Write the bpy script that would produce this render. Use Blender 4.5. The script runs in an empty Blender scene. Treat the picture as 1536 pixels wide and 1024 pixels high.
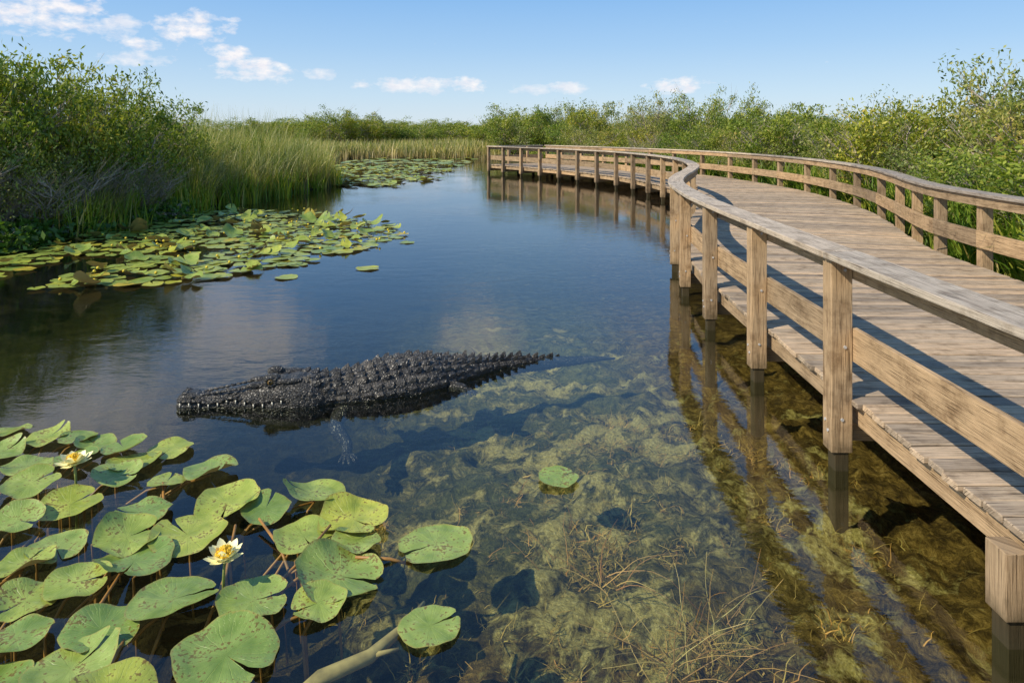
import bpy, math, random
import numpy as np
from mathutils import Vector, noise, Matrix
random.seed(7); rng=np.random.default_rng(7)
scene=bpy.context.scene

# ------------------------------------------------------------------ helpers
class MB:
    def __init__(s): s.v=[];s.f=[];s.uv=[];s.m=[]
    def add(s,vs,fs,uvs=None,mat=0):
        o=len(s.v); s.v.extend([tuple(p) for p in vs])
        for i,f in enumerate(fs):
            s.f.append(tuple(o+k for k in f)); s.m.append(mat)
            s.uv.append(uvs[i] if uvs else [(0,0)]*len(f))
    def obj(s,name,mats,smooth=False,parent=None):
        me=bpy.data.meshes.new(name); me.from_pydata(s.v,[],s.f)
        for m in mats: me.materials.append(m)
        me.polygons.foreach_set('material_index',s.m)
        uv=me.uv_layers.new(name='UVMap')
        uv.data.foreach_set('uv',np.array([c for f in s.uv for p in f for c in p],dtype=np.float32))
        if smooth: me.polygons.foreach_set('use_smooth',[True]*len(s.f))
        me.update()
        o=bpy.data.objects.new(name,me); scene.collection.objects.link(o)
        if parent: o.parent=parent
        return o
def np_mesh(name,V,Q,mats,matidx=None,smooth=False):
    me=bpy.data.meshes.new(name)
    V=np.asarray(V,dtype=np.float32).reshape(-1,3); Q=np.asarray(Q,dtype=np.int32)
    n=Q.shape[0];k=Q.shape[1]
    me.vertices.add(len(V)); me.vertices.foreach_set('co',V.ravel())
    me.loops.add(n*k); me.loops.foreach_set('vertex_index',Q.ravel())
    me.polygons.add(n); me.polygons.foreach_set('loop_start',np.arange(n,dtype=np.int32)*k)
    me.polygons.foreach_set('loop_total',np.full(n,k,dtype=np.int32))
    for m in mats: me.materials.append(m)
    if matidx is not None: me.polygons.foreach_set('material_index',np.asarray(matidx,dtype=np.int32))
    if smooth: me.polygons.foreach_set('use_smooth',np.ones(n,dtype=bool))
    me.update(calc_edges=True); me.validate()
    return me
def link(name,me,parent=None,loc=(0,0,0),rz=0,sc=(1,1,1)):
    o=bpy.data.objects.new(name,me); scene.collection.objects.link(o)
    o.location=loc;o.rotation_euler=(0,0,rz);o.scale=sc
    if parent:o.parent=parent
    return o
def empty(name):
    o=bpy.data.objects.new(name,None); scene.collection.objects.link(o); return o
def catmull(P,n=12):
    P=[np.array(p,float) for p in P]; P=[2*P[0]-P[1]]+P+[2*P[-1]-P[-2]]; out=[]
    for i in range(1,len(P)-2):
        for k in range(n):
            t=k/n;a,b,c,d=P[i-1:i+3]
            out.append(.5*((2*b)+(-a+c)*t+(2*a-5*b+4*c-d)*t*t+(-a+3*b-3*c+d)*t**3))
    out.append(P[-2]); return np.array(out)
def tube(mb,pts,rad,sides=5,mat=0):
    pts=[Vector(p) for p in pts];n=len(pts);vs=[];fs=[]
    if not hasattr(rad,'__len__'):rad=[rad]*n
    for i,p in enumerate(pts):
        t=(pts[min(i+1,n-1)]-pts[max(i-1,0)]).normalized()
        a=t.cross(Vector((0,0,1)))
        if a.length<.05:a=t.cross(Vector((1,0,0)))
        a.normalize();b=t.cross(a)
        for k in range(sides):
            an=2*math.pi*k/sides; vs.append(p+(a*math.cos(an)+b*math.sin(an))*rad[i])
    for i in range(n-1):
        for k in range(sides):
            k2=(k+1)%sides; fs.append((i*sides+k,i*sides+k2,(i+1)*sides+k2,(i+1)*sides+k))
    fs.append(tuple(range(sides-1,-1,-1)));fs.append(tuple((n-1)*sides+k for k in range(sides)))
    mb.add(vs,fs,None,mat)
def ellipsoid(mb,c,r,rot=0,mat=0,seg=14,rings=8):
    vs=[];fs=[];R=Matrix.Rotation(rot,3,'Z')
    for i in range(rings+1):
        th=math.pi*(.02+.96*i/rings)
        for k in range(seg):
            ph=2*math.pi*k/seg
            vs.append(Vector(c)+R@Vector((r[0]*math.sin(th)*math.cos(ph),r[1]*math.sin(th)*math.sin(ph),r[2]*math.cos(th))))
    for i in range(rings):
        for k in range(seg):
            k2=(k+1)%seg; fs.append((i*seg+k,(i+1)*seg+k,(i+1)*seg+k2,i*seg+k2))
    fs.append(tuple(range(seg)));fs.append(tuple(rings*seg+k for k in range(seg-1,-1,-1)))
    mb.add(vs,fs,None,mat)

# ------------------------------------------------------------------ material helpers
class NT:
    def __init__(s,name):
        s.mat=bpy.data.materials.new(name); s.mat.use_nodes=True; s.t=s.mat.node_tree; s.t.nodes.clear()
        s.out=s.t.nodes.new('ShaderNodeOutputMaterial')
    def n(s,typ,ins=None,**kw):
        nd=s.t.nodes.new('ShaderNode'+typ)
        for k,v in kw.items(): setattr(nd,k,v)
        if ins:
            for k,v in ins.items():
                if isinstance(v,bpy.types.NodeSocket): s.t.links.new(v,nd.inputs[k])
                else: nd.inputs[k].default_value=v
        return nd
    def L(s,a,b): s.t.links.new(a,b)
    def ramp(s,fac,stops,interp='LINEAR'):
        nd=s.t.nodes.new('ShaderNodeValToRGB'); cr=nd.color_ramp; cr.interpolation=interp
        while len(cr.elements)<len(stops): cr.elements.new(.5)
        for e,(p,c) in zip(cr.elements,stops): e.position=p; e.color=(c[0],c[1],c[2],1)
        s.L(fac,nd.inputs[0]); return nd.outputs[0]
    def math(s,op,a,b=0.0,c=0.0,clamp=False):
        nd=s.t.nodes.new('ShaderNodeMath');nd.operation=op;nd.use_clamp=clamp
        for i,v in enumerate((a,b,c)):
            if isinstance(v,bpy.types.NodeSocket): s.L(v,nd.inputs[i])
            else: nd.inputs[i].default_value=v
        return nd.outputs[0]
    def mrange(s,v,a,b,c=0.,d=1.):
        return s.n('MapRange',{'Value':v,'From Min':float(a),'From Max':float(b),'To Min':float(c),'To Max':float(d)}).outputs[0]
    def mix(s,f,a,b,mode='MIX'):
        nd=s.t.nodes.new('ShaderNodeMix');nd.data_type='RGBA';nd.blend_type=mode
        for sock,v in ((nd.inputs[0],f),(nd.inputs[6],a),(nd.inputs[7],b)):
            if isinstance(v,bpy.types.NodeSocket): s.L(v,sock)
            else: sock.default_value=v if not isinstance(v,tuple) or len(v)==4 else (*v,1)
        return nd.outputs[2]
    def fin(s,sh): s.L(sh,s.out.inputs[0]); return s.mat

def wood_mat(name,dark,lite,knots=.0):
    m=NT(name)
    uv=m.n('TexCoord').outputs['UV']; isl=m.n('NewGeometry').outputs['Random Per Island']
    off=m.n('CombineXYZ',{0:m.math('MULTIPLY',isl,37.),1:m.math('MULTIPLY',isl,91.),2:m.math('MULTIPLY',isl,13.)}).outputs[0]
    p=m.n('VectorMath',{0:uv,1:off},operation='ADD').outputs[0]
    pw=m.n('VectorMath',{0:p,1:(1.1,17,1)},operation='MULTIPLY').outputs[0]
    g=m.n('TexNoise',{'Vector':pw,'Scale':1.6,'Detail':7.,'Roughness':.72,'Distortion':.9}).outputs[0]
    pf=m.n('VectorMath',{0:p,1:(2.5,130,1)},operation='MULTIPLY').outputs[0]
    g2=m.n('TexNoise',{'Vector':pf,'Scale':1.5,'Detail':3.}).outputs[0]
    st=m.n('TexNoise',{'Vector':p,'Scale':4.5,'Detail':6.,'Roughness':.7}).outputs[0]
    c=m.ramp(g,[(.25,tuple(x*.85 for x in dark)),(.46,tuple(a*.4+b*.6 for a,b in zip(dark,lite))),(.74,lite)])
    c=m.mix(m.ramp(g2,[(.33,(1,1,1)),(.43,(0,0,0))]),c,tuple(x*.42 for x in dark))
    c=m.mix(1.,c,m.ramp(st,[(.3,(.5,.46,.42)),(.47,(.93,.92,.9)),(.7,(1.14,1.12,1.1))]),'MULTIPLY')
    c=m.mix(1.,c,m.ramp(isl,[(0,(.64,.64,.66)),(.5,(.98,.97,.95)),(1,(1.24,1.15,1.04))]),'MULTIPLY')
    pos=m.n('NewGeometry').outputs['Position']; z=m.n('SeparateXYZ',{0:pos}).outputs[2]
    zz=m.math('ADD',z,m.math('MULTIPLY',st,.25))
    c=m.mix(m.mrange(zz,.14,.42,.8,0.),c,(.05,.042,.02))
    h=m.math('ADD',g,m.math('MULTIPLY',g2,.6))
    b=m.n('Bump',{'Strength':.75,'Distance':.008,'Height':h}).outputs[0]
    return m.fin(m.n('BsdfPrincipled',{'Base Color':c,'Roughness':.82,'Normal':b,'Specular IOR Level':.2}).outputs[0])
M_deck=wood_mat('deck_wood',(.20,.145,.095),(.62,.49,.345))
M_cap=wood_mat('weathered_cap_wood',(.24,.19,.145),(.66,.57,.45))
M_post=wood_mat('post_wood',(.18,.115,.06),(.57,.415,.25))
M_pile=wood_mat('wet_pile_wood',(.03,.02,.01),(.10,.07,.035))

def leaf_mat(name,stops,trans=.35,rough=.5,objvar=True,base=None):
    m=NT(name); isl=m.n('NewGeometry').outputs['Random Per Island']
    c=m.ramp(isl,stops)
    if objvar:
        r=m.n('ObjectInfo').outputs['Random']
        c=m.mix(1.,c,m.ramp(r,[(0,(.72,.85,.8)),(.5,(1,1,1)),(1,(1.3,1.12,.9))]),'MULTIPLY')
    pos=m.n('NewGeometry').outputs['Position']
    nz=m.n('TexNoise',{'Vector':pos,'Scale':.7,'Detail':3.}).outputs[0]
    c=m.mix(1.,c,m.ramp(nz,[(.35,(.7,.8,.75)),(.62,(1.35,1.2,1.0))]),'MULTIPLY')
    if base:
        z=m.n('SeparateXYZ',{0:pos}).outputs[2]
        c=m.mix(m.mrange(m.math('ADD',z,nz),.55,1.6,.8,0.),c,base)
    a=m.n('BsdfDiffuse',{'Color':c}).outputs[0]
    gl=m.n('BsdfGlossy',{'Color':(1,1,1,1),'Roughness':rough}).outputs[0]
    a=m.n('MixShader',{0:.035,1:a,2:gl}).outputs[0]
    t=m.n('BsdfTranslucent',{'Color':m.mix(1.,c,(1.2,1.3,.6,1),'MULTIPLY')}).outputs[0]
    return m.fin(m.n('MixShader',{0:trans,1:a,2:t}).outputs[0])
M_leaf=leaf_mat('shrub_leaf',[(0,(.08,.13,.015)),(.35,(.18,.245,.03)),(.75,(.30,.36,.05)),(.93,(.42,.44,.09)),(1,(.42,.32,.11))])
M_leafy=leaf_mat('shrub_leaf_pale',[(0,(.12,.16,.03)),(.4,(.24,.285,.06)),(.75,(.36,.38,.11)),(1,(.46,.41,.18))])
M_leafd=leaf_mat('broad_leaf',[(0,(.035,.08,.01)),(.5,(.08,.17,.025)),(1,(.18,.28,.045))])
M_grass=leaf_mat('sawgrass_blade',[(0,(.17,.22,.03)),(.3,(.30,.33,.06)),(.5,(.46,.40,.13)),(.75,(.60,.47,.21)),(1,(.72,.59,.36))],.3,base=(.34,.25,.12))
M_green=leaf_mat('green_reed_blade',[(0,(.08,.16,.015)),(.5,(.21,.33,.035)),(.8,(.36,.39,.06)),(1,(.52,.42,.16))],.35)
def simple(name,c,rough=.7,sc=8,var=.4,bump=.3):
    m=NT(name); p=m.n('TexCoord').outputs['Object']
    nz=m.n('TexNoise',{'Vector':p,'Scale':float(sc),'Detail':5.}).outputs[0]
    col=m.ramp(nz,[(.3,tuple(x*(1-var) for x in c)),(.7,tuple(x*(1+var) for x in c))])
    b=m.n('Bump',{'Strength':bump,'Distance':.01,'Height':nz}).outputs[0]
    return m.fin(m.n('BsdfPrincipled',{'Base Color':col,'Roughness':rough,'Normal':b}).outputs[0])
M_bark=simple('twig_bark',(.40,.33,.25),.85,20)
M_stem=simple('lily_stem',(.34,.17,.04),.5,10)
M_log=simple('sunken_log_bark',(.36,.28,.11),.8,14)
M_bolt=simple('galvanised_bolt',(.45,.44,.42),.4,30,.2)

# ------------------------------------------------------------------ shorelines
LY=[-40,0,10,13.8,16,21,25.6,29,31,35,42,55,70]; LX=[-14,-12.5,-11.3,-10.4,-9.7,-9.5,-8.6,-7.9,-8.6,-10.5,-12.5,-15,-16]
RY=[-40,0,8,15,20,25,30,35,40,45,52,58,70]; RX=[8,7.6,7.7,8.9,10.0,10.5,10.0,8.2,4.6,1.6,-.6,-2.4,-3]
def pond(x,y):
    n=.35*np.sin(x*1.1+y*.7)+.25*np.sin(y*1.9-x*.4)
    return np.minimum(np.minimum(x-np.interp(y,LY,LX),np.interp(y,RY,RX)-x),57-y)+n
def ground_h(x,y):
    d=pond(x,y)
    z=np.interp(d,[-8,-.6,0,.6,3],[.3,.14,0,-.3,-.8])
    sh=np.exp(-(((x-1.2)/2.3)**2+((y-4.6)/3.6)**2))
    z=np.where(d>.6,z+.45*sh,z)
    near=np.where((np.abs(x)<6)&(y<12)&(y>0),1,.4)
    b=.04*np.sin(x*5+np.sin(y*4)*1.3)*np.sin(y*5.5+x)+.03*np.sin(x*13+y*3)*np.sin(y*11-x*5)
    return z+b*near
xs=np.concatenate([[-1500,-700,-350,-180,-100,-60],np.arange(-40,-4,.7),np.arange(-4,5,.055),np.arange(5,40,.7),[60,100,180,350,700,1500]])
ys=np.concatenate([[-300,-100,-40],np.arange(-20,2,1.0),np.arange(2,10,.055),np.arange(10,70,.7),[80,100,140,200,300,500,900,1800]])
X,Y=np.meshgrid(xs,ys); Z=ground_h(X,Y)
nx,ny=len(xs),len(ys)
rough=np.zeros_like(Z)
for j in range(ny):
    if 2<=ys[j]<10:
        for i in range(nx):
            if -4<=xs[i]<5: rough[j,i]=noise.fractal(Vector((xs[i]*2.6,ys[j]*2.6,3)),.65,2,6)*.085
Z=Z+rough
idx=np.arange(nx*ny).reshape(ny,nx)
Q=np.stack([idx[:-1,:-1],idx[:-1,1:],idx[1:,1:],idx[1:,:-1]],-1).reshape(-1,4)
m=NT('ground_and_pond_bed'); pos=m.n('NewGeometry').outputs['Position']; sp=m.n('SeparateXYZ',{0:pos})
n1=m.n('TexNoise',{'Vector':pos,'Scale':1.7,'Detail':10.,'Roughness':.7,'Distortion':.5}).outputs[0]
n2=m.n('TexNoise',{'Vector':pos,'Scale':8.,'Detail':9.,'Roughness':.8,'Distortion':.6}).outputs[0]
n3=m.n('TexNoise',{'Vector':pos,'Scale':40.,'Detail':5.,'Roughness':.7}).outputs[0]
bedA=m.ramp(n2,[(.34,(.014,.010,.004)),(.47,(.12,.078,.018)),(.57,(.34,.225,.055)),(.70,(.62,.46,.16))])
bedB=m.ramp(n2,[(.34,(.02,.025,.012)),(.48,(.12,.125,.036)),(.66,(.34,.32,.10))])
gmk=m.math('MULTIPLY',m.mrange(m.math('ADD',sp.outputs[0],n1),2.5,1.5),m.mrange(m.math('ADD',sp.outputs[1],n1),4.0,5.0))
bed=m.mix(gmk,bedA,bedB)
alg=m.ramp(n3,[(.3,(.30,.24,.06)),(.5,(.60,.50,.16)),(.7,(.85,.74,.32))])
hx=m.math('DIVIDE',m.math('SUBTRACT',sp.outputs[0],.75),1.55); hy=m.math('DIVIDE',m.math('SUBTRACT',sp.outputs[1],6.0),2.9)
rr=m.math('ADD',m.math('MULTIPLY',hx,hx),m.math('MULTIPLY',hy,hy))
reg=m.math('SUBTRACT',.085,m.math('MULTIPLY',m.math('MINIMUM',rr,3.),.04))
am=m.math('ADD',m.math('ADD',n1,reg),m.math('MULTIPLY',m.math('SUBTRACT',n2,.5),.45))
am=m.mrange(am,.555,.63)
bed=m.mix(am,bed,alg)
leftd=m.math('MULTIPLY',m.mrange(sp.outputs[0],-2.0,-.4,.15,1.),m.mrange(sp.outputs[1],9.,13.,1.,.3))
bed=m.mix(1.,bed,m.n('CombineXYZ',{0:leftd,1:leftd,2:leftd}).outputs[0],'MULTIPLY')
land=m.ramp(n2,[(.3,(.03,.03,.012)),(.6,(.10,.085,.035))])
land=m.mix(m.mrange(sp.outputs[1],60.,120.),land,(.20,.20,.07))
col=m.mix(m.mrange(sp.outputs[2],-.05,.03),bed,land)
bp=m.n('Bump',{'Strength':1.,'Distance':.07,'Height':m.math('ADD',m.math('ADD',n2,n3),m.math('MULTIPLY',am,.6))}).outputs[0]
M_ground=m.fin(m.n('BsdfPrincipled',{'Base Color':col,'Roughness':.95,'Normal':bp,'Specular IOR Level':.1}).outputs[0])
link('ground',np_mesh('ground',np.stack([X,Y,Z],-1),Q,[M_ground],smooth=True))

# ------------------------------------------------------------------ water
m=NT('pond_water'); gm=m.n('NewGeometry'); pos=gm.outputs['Position']
w1=m.n('TexNoise',{'Vector':m.n('VectorMath',{0:pos,1:(1.,1.7,1.)},operation='MULTIPLY').outputs[0],'Scale':2.4,'Detail':3.,'Roughness':.5,'Distortion':.4}).outputs[0]
w2=m.n('TexNoise',{'Vector':m.n('VectorMath',{0:pos,1:(1.,2.4,1.)},operation='MULTIPLY').outputs[0],'Scale':10.,'Detail':3.}).outputs[0]
calm=m.ramp(m.n('TexNoise',{'Vector':pos,'Scale':.35,'Detail':2.}).outputs[0],[(.35,(.2,.2,.2)),(.65,(.9,.9,.9))])
h=m.math('MULTIPLY',m.math('ADD',w1,m.math('MULTIPLY',w2,.3)),calm)
bp=m.n('Bump',{'Strength':.32,'Distance':.018,'Height':h}).outputs[0]
fr=m.math('MULTIPLY',m.n('Fresnel',{'IOR':1.45,'Normal':bp}).outputs[0],m.math('SUBTRACT',1.,gm.outputs['Backfacing']))
gl=m.n('BsdfGlossy',{'Color':(.97,.98,1,1),'Roughness':.015,'Normal':bp}).outputs[0]
tr=m.n('BsdfTransparent',{'Color':(.86,.89,.78,1)}).outputs[0]
M_water=m.fin(m.n('MixShader',{0:fr,1:tr,2:gl}).outputs[0])
mb=MB(); mb.add([(-60,-20,0),(60,-20,0),(60,75,0),(-60,75,0)],[(0,1,2,3)]); mb.obj('water',[M_water])

# ------------------------------------------------------------------ boardwalk
RP=[(2.3,-4),(2.3,0),(2.3,3.06),(2.3,4.6),(2.33,6.26),(2.36,7.77),(2.45,9.3),(2.72,11.3),(3.2,13.0),(3.85,14.8),(4.5,16.9),(4.98,19.8),(5.02,22.9),(4.45,26.8),(3.3,29.9),(1.5,33.4),(-1.3,37.6)]
C=catmull(RP,24); seg=np.linalg.norm(np.diff(C,axis=0),axis=1); S=np.concatenate([[0],np.cumsum(seg)]); TOT=S[-1]
def at(s,lat=0,z=0):
    x=np.interp(s,S,C[:,0]);y=np.interp(s,S,C[:,1])
    a=np.array([np.interp(s+.15,S,C[:,0])-np.interp(s-.15,S,C[:,0]),np.interp(s+.15,S,C[:,1])-np.interp(s-.15,S,C[:,1])]);a/=np.linalg.norm(a)
    return Vector((x+a[1]*lat,y-a[0]*lat,z)),Vector((a[0],a[1],0)),Vector((a[1],-a[0],0))
s_ref=np.interp(4.77,C[:,1],S)
BF=[(0,3,2,1),(4,5,6,7),(0,1,5,4),(1,2,6,5),(2,3,7,6),(3,0,4,7)]
def hexa(mb,c,mat=0,ln=None,axis=0):
    c=[Vector(p) for p in c]
    e=[(c[1]-c[0]),(c[3]-c[0]),(c[4]-c[0])]; u=[x.length for x in e]
    co=[(0,0,0),(1,0,0),(1,1,0),(0,1,0),(0,0,1),(1,0,1),(1,1,1),(0,1,1)]
    oth=[k for k in range(3) if k!=axis]; uvs=[]
    for f in BF:
        uvs.append([(co[k][axis]*u[axis],co[k][oth[0]]*u[oth[0]]+co[k][oth[1]]*u[oth[1]]*1.0+ (0.3 if f in BF[:2] else 0)) for k in f])
    mb.add(c,BF,uvs,mat)
def sbox(mb,s,ds,l0,l1,z0,z1,mat=0,axis=2):
    p,t,n=at(s); base=[p-t*ds+n*l0,p-t*ds+n*l1,p+t*ds+n*l1,p+t*ds+n*l0]
    c=[Vector((b.x,b.y,z0)) for b in base]+[Vector((b.x,b.y,z1)) for b in base]
    hexa(mb,c,mat,axis={0:0,1:0,2:2}[axis])
def sweep(mb,s0,s1,l0,l1,z0,z1,mat=0,step=.25,dz=0):
    n=max(2,int((s1-s0)/step)+1); vs=[];fs=[];uv=[]
    sv=np.linspace(s0,s1,n)
    for s in sv:
        a=at(s,l0)[0];b=at(s,l1)[0]
        vs+=[(a.x,a.y,z0+dz),(b.x,b.y,z0+dz),(b.x,b.y,z1+dz),(a.x,a.y,z1+dz)]
    w=abs(l1-l0);hh=z1-z0; pv=[0,w,w+hh,2*w+hh,2*w+2*hh]
    for i in range(n-1):
        for k in range(4):
            k2=(k+1)%4; fs.append((i*4+k,(i+1)*4+k,(i+1)*4+k2,i*4+k2))
            uv.append([(sv[i],pv[k]),(sv[i+1],pv[k]),(sv[i+1],pv[k+1]),(sv[i],pv[k+1])])
    fs.append((0,1,2,3));uv.append([(0,0),(0,.1),(.05,.1),(.05,0)])
    e=(n-1)*4;fs.append((e+3,e+2,e+1,e));uv.append([(0,0),(0,.1),(.05,.1),(.05,0)])
    mb.add(vs,fs,uv,mat)
bw=empty('boardwalk'); W=3.9
mb=MB(); s=0; 
while s<TOT-.02:
    w=.134+random.uniform(-.003,.003); j0=random.uniform(-.018,.018);j1=random.uniform(-.015,.015);z=.5+random.uniform(-.004,.004)
    a=at(s,.05+j0)[0];b=at(s,W+.0+j1)[0];c=at(min(s+w,TOT),W+j1)[0];d=at(min(s+w,TOT),.05+j0)[0]
    zz=random.uniform(-.003,.003)
    cs=[(a.x,a.y,z-.04),(b.x,b.y,z-.04),(c.x,c.y,z-.04),(d.x,d.y,z-.04),(a.x,a.y,z+zz),(b.x,b.y,z),(c.x,c.y,z),(d.x,d.y,z+zz)]
    hexa(mb,cs,0,axis=0); s+=w+.015
def bev(o,w=.005,seg=2):
    b=o.modifiers.new('bevel','BEVEL');b.width=w;b.segments=seg;b.limit_method='ANGLE'
bev(mb.obj('deck_planks',[M_deck],parent=bw),.006,1)
pc=MB();pp=MB();pb=MB();pl=MB();bo=MB()
PS=1.66
posts=[s_ref+PS*k for k in range(-4,40) if 0<s_ref+PS*k<TOT-.3]+[TOT-.08]
def bolt(p,ax):
    ax=Vector(ax).normalized(); tube(bo,[p-ax*.004,p+ax*.008],.011,8)
for side in (0,1):
    sg=1 if side==0 else -1; L0=0 if side==0 else W+.05
    rows=posts
    for i,s in enumerate(rows):
        l=sorted((L0-.10*sg,L0+.045*sg))
        k=int(round((s-s_ref)/PS))
        if side==0 and k==-1:
            sbox(pp,s_ref-1.62,.07,-.07,.045,.13,.44); sbox(pl,s_ref-1.62,.055,-.05,.03,-.9,.3)
            s=s-.42
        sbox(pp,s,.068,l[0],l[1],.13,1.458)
        sbox(pl,s,.055,l[0]+.03,l[1]-.02,-.95,.2)
        sbox(pl,s,.06,W*.5-.06,W*.5+.06,-.95,.3)
        p,t,n=at(s)
        if i<12:
            for z in (.33,.27): bolt(p+n*(l[0])+Vector((0,0,z))+t*(.02 if z>.3 else -.02),-n)
            for z in (.86,1.39): bolt(p-t*.068+n*(sum(l)/2+.02)+Vector((0,0,z)),-t)
            bolt(p-t*.068+n*(sum(l)/2)+Vector((0,0,.36)),-t)
        if side==0: sbox(pp,s+.125,.05,-.05,W+.1,.15,.296,axis=1)
    for i in range(0,len(rows)-1):
        a,b=rows[i],rows[i+1]
        if side==0 and i+1<len(rows) and int(round((a-s_ref)/PS))==-1: a-=.42
        if side==0 and int(round((b-s_ref)/PS))==-1: b-=.42
        l=sorted((L0+.048*sg,L0+.088*sg)); dz=random.uniform(-.006,.006)
        sweep(pb,a+.002,b-.002,l[0],l[1],.755,.985,dz=dz,step=.6)
        sweep(pb,a+.002,b-.002,l[0],l[1],1.325,1.456,step=.6)
        if i%2==0:
            e=rows[min(i+2,len(rows)-1)]
            lo=sorted((L0-.135*sg,L0+.125*sg))
            sweep(pc,(a if i else a-.1)+.004,e-.004+(.1 if e==rows[-1] else 0),lo[0],lo[1],1.46,1.507,step=.2,dz=random.uniform(-.001,.003))
for lat in (.10,1.3,2.6,3.78):
    for i in range(0,len(posts)-1,2):
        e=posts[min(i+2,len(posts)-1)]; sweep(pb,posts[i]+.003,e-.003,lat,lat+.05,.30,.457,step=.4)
pe,te,ne=at(TOT-.02)
for z0,z1,ma,th,mbx in ((.755,.985,0,.04,pb),(1.325,1.456,0,.04,pb),(1.462,1.505,0,.22,pc)):
    c0=pe+ne*.13+te*.12;c1=pe+ne*(W-.08)+te*.12;d=te*th
    cs=[c0,c1,c1+d,c0+d];hexa(mbx,[Vector((q.x,q.y,z0)) for q in cs]+[Vector((q.x,q.y,z1)) for q in cs],0,axis=0)
for f in (.33,.66): sbox(pp,TOT+.02,.06,W*f,W*f+.13,.2,1.459)
bev(pp.obj('posts',[M_post],parent=bw)); bev(pc.obj('handrail_caps',[M_cap],parent=bw),.008); bev(pb.obj('rail_boards',[M_post],parent=bw),.004)
bev(pl.obj('piles',[M_pile],parent=bw)); bo.obj('bolts',[M_bolt],parent=bw,smooth=False)

# ------------------------------------------------------------------ shrubs
def unit(v): return v/np.maximum(np.linalg.norm(v,axis=-1,keepdims=True),1e-6)
def leaves(C,n,sig,Lr,Wr,r):
    c=np.repeat(C,n,0); N=len(c)
    sc=np.repeat(r.uniform(.55,1.4,len(C)),n)[:,None]
    c=c+r.normal(0,1,(N,3))*np.array([sig,sig,sig*.85])*sc
    d=unit(r.normal(0,1,(N,3))+np.array([0,0,.35])); nn=unit(r.normal(0,.7,(N,3))+np.array([-.2,-.15,.8]))
    s=unit(np.cross(d,nn)); L=r.uniform(*Lr,(N,1));Wd=r.uniform(*Wr,(N,1))
    V=np.stack([c-d*L*.5,c+s*Wd*.5+d*L*.05,c+d*L*.5,c-s*Wd*.5+d*L*.05],1).reshape(-1,3)
    return V,np.arange(N*4).reshape(-1,4)
def bush_mesh(name,seed,h,w,nleaf,sig,Lr,Wr,lm,stems=7,bare=.0):
    r=np.random.default_rng(seed); random.seed(seed); tb=MB(); tips=[]
    for k in range(stems):
        a=2*math.pi*(k+random.random())/stems; rad=random.uniform(.0,.35)*w*.3
        p=Vector((rad*math.cos(a),rad*math.sin(a),-.3)); out=random.uniform(.1,1.0)
        d=Vector((math.cos(a)*out*w*.30,math.sin(a)*out*w*.30,h*.5*random.uniform(.65,1.35)))
        pts=[p]
        for q in range(1,7):
            pts.append(p+d*(q/6)+Vector((random.gauss(0,.05),random.gauss(0,.05),0))*h*.25)
        tube(tb,pts,[.035*h/4*(1-.6*q/6)+.006 for q in range(7)],4)
        for q in range(1,7):
            for b in range(2 if q<3 else 4):
                an=a+random.gauss(0,1.3); ln=h*random.uniform(.12,.32)*(1.15-.06*q)
                e=pts[q]+Vector((math.cos(an)*ln*.85,math.sin(an)*ln*.85,ln*random.uniform(.2,.95)))
                mid=(pts[q]+e)/2+Vector((random.gauss(0,.05),random.gauss(0,.05),-.04))
                tube(tb,[pts[q],mid,e],[.014,.01,.005],3)
                if random.random()>bare+.3: tips.append(tuple(e)); 
                for c in range(2):
                    an2=an+random.gauss(0,.9);l2=ln*.6
                    e2=mid.lerp(e,random.random())+Vector((math.cos(an2)*l2*.7,math.sin(an2)*l2*.7,l2*random.uniform(.2,1.)))
                    tube(tb,[mid,e2],[.007,.003],3)
                    if random.random()>.45+bare*.5: tips.append(tuple(e2))
    T=np.array(tips); n=max(1,int(nleaf/len(T)))
    V,Qd=leaves(T,n,sig,Lr,Wr,r)
    TV=np.array([tuple(v) for v in tb.v]); TQ=np.array([f for f in tb.f if len(f)==4])
    Vall=np.concatenate([V,TV]); Qa=np.concatenate([Qd,TQ+len(V)])
    mi=np.concatenate([np.zeros(len(Qd)),np.ones(len(TQ))])
    return np_mesh(name,Vall,Qa,[lm,M_bark],mi)
BA=[bush_mesh('wax_myrtle_a%d'%i,11+i,4.0,3.6,11000,.15,(.08,.16),(.03,.06),M_leaf) for i in range(3)]
BB=[bush_mesh('wax_myrtle_b%d'%i,31+i,4.0,3.4,8000,.15,(.08,.14),(.03,.055),M_leafy,8,.15) for i in range(3)]
BT=bush_mesh('twiggy_shrub',51,3.0,3.4,2200,.14,(.06,.11),(.02,.04),M_leafy,20,.65)
BR=bush_mesh('broadleaf',61,1.0,1.8,700,.16,(.14,.26),(.08,.15),M_leafd,8)
DV=3.4
rr_=random.Random(5)
lb=empty('willow_thicket')
for (x,y,h,ww,k) in [(-12.0,14.3,4.9,1.0,0),(-13.6,15.4,5.1,1.1,1),(-11.3,16.4,4.6,1.0,2),(-12.6,17.8,4.7,1.1,0),(-10.7,18.0,3.9,.9,1),(-14.5,18.,4.9,1.1,2),(-12.0,20.5,4.1,1.,1),(-10.9,21.0,3.3,.85,2),(-14.2,12.2,4.4,1,0),(-13.5,23,3.8,1.,0),(-11.0,14.6,3.0,.75,4),(-16,20,4.5,1.2,1)]:
    me=BA[k] if k<3 else BB[0]
    link('willow_bush',me,lb,(x,y,.0),rr_.uniform(0,6.28),(ww,ww,h/DV))
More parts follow.
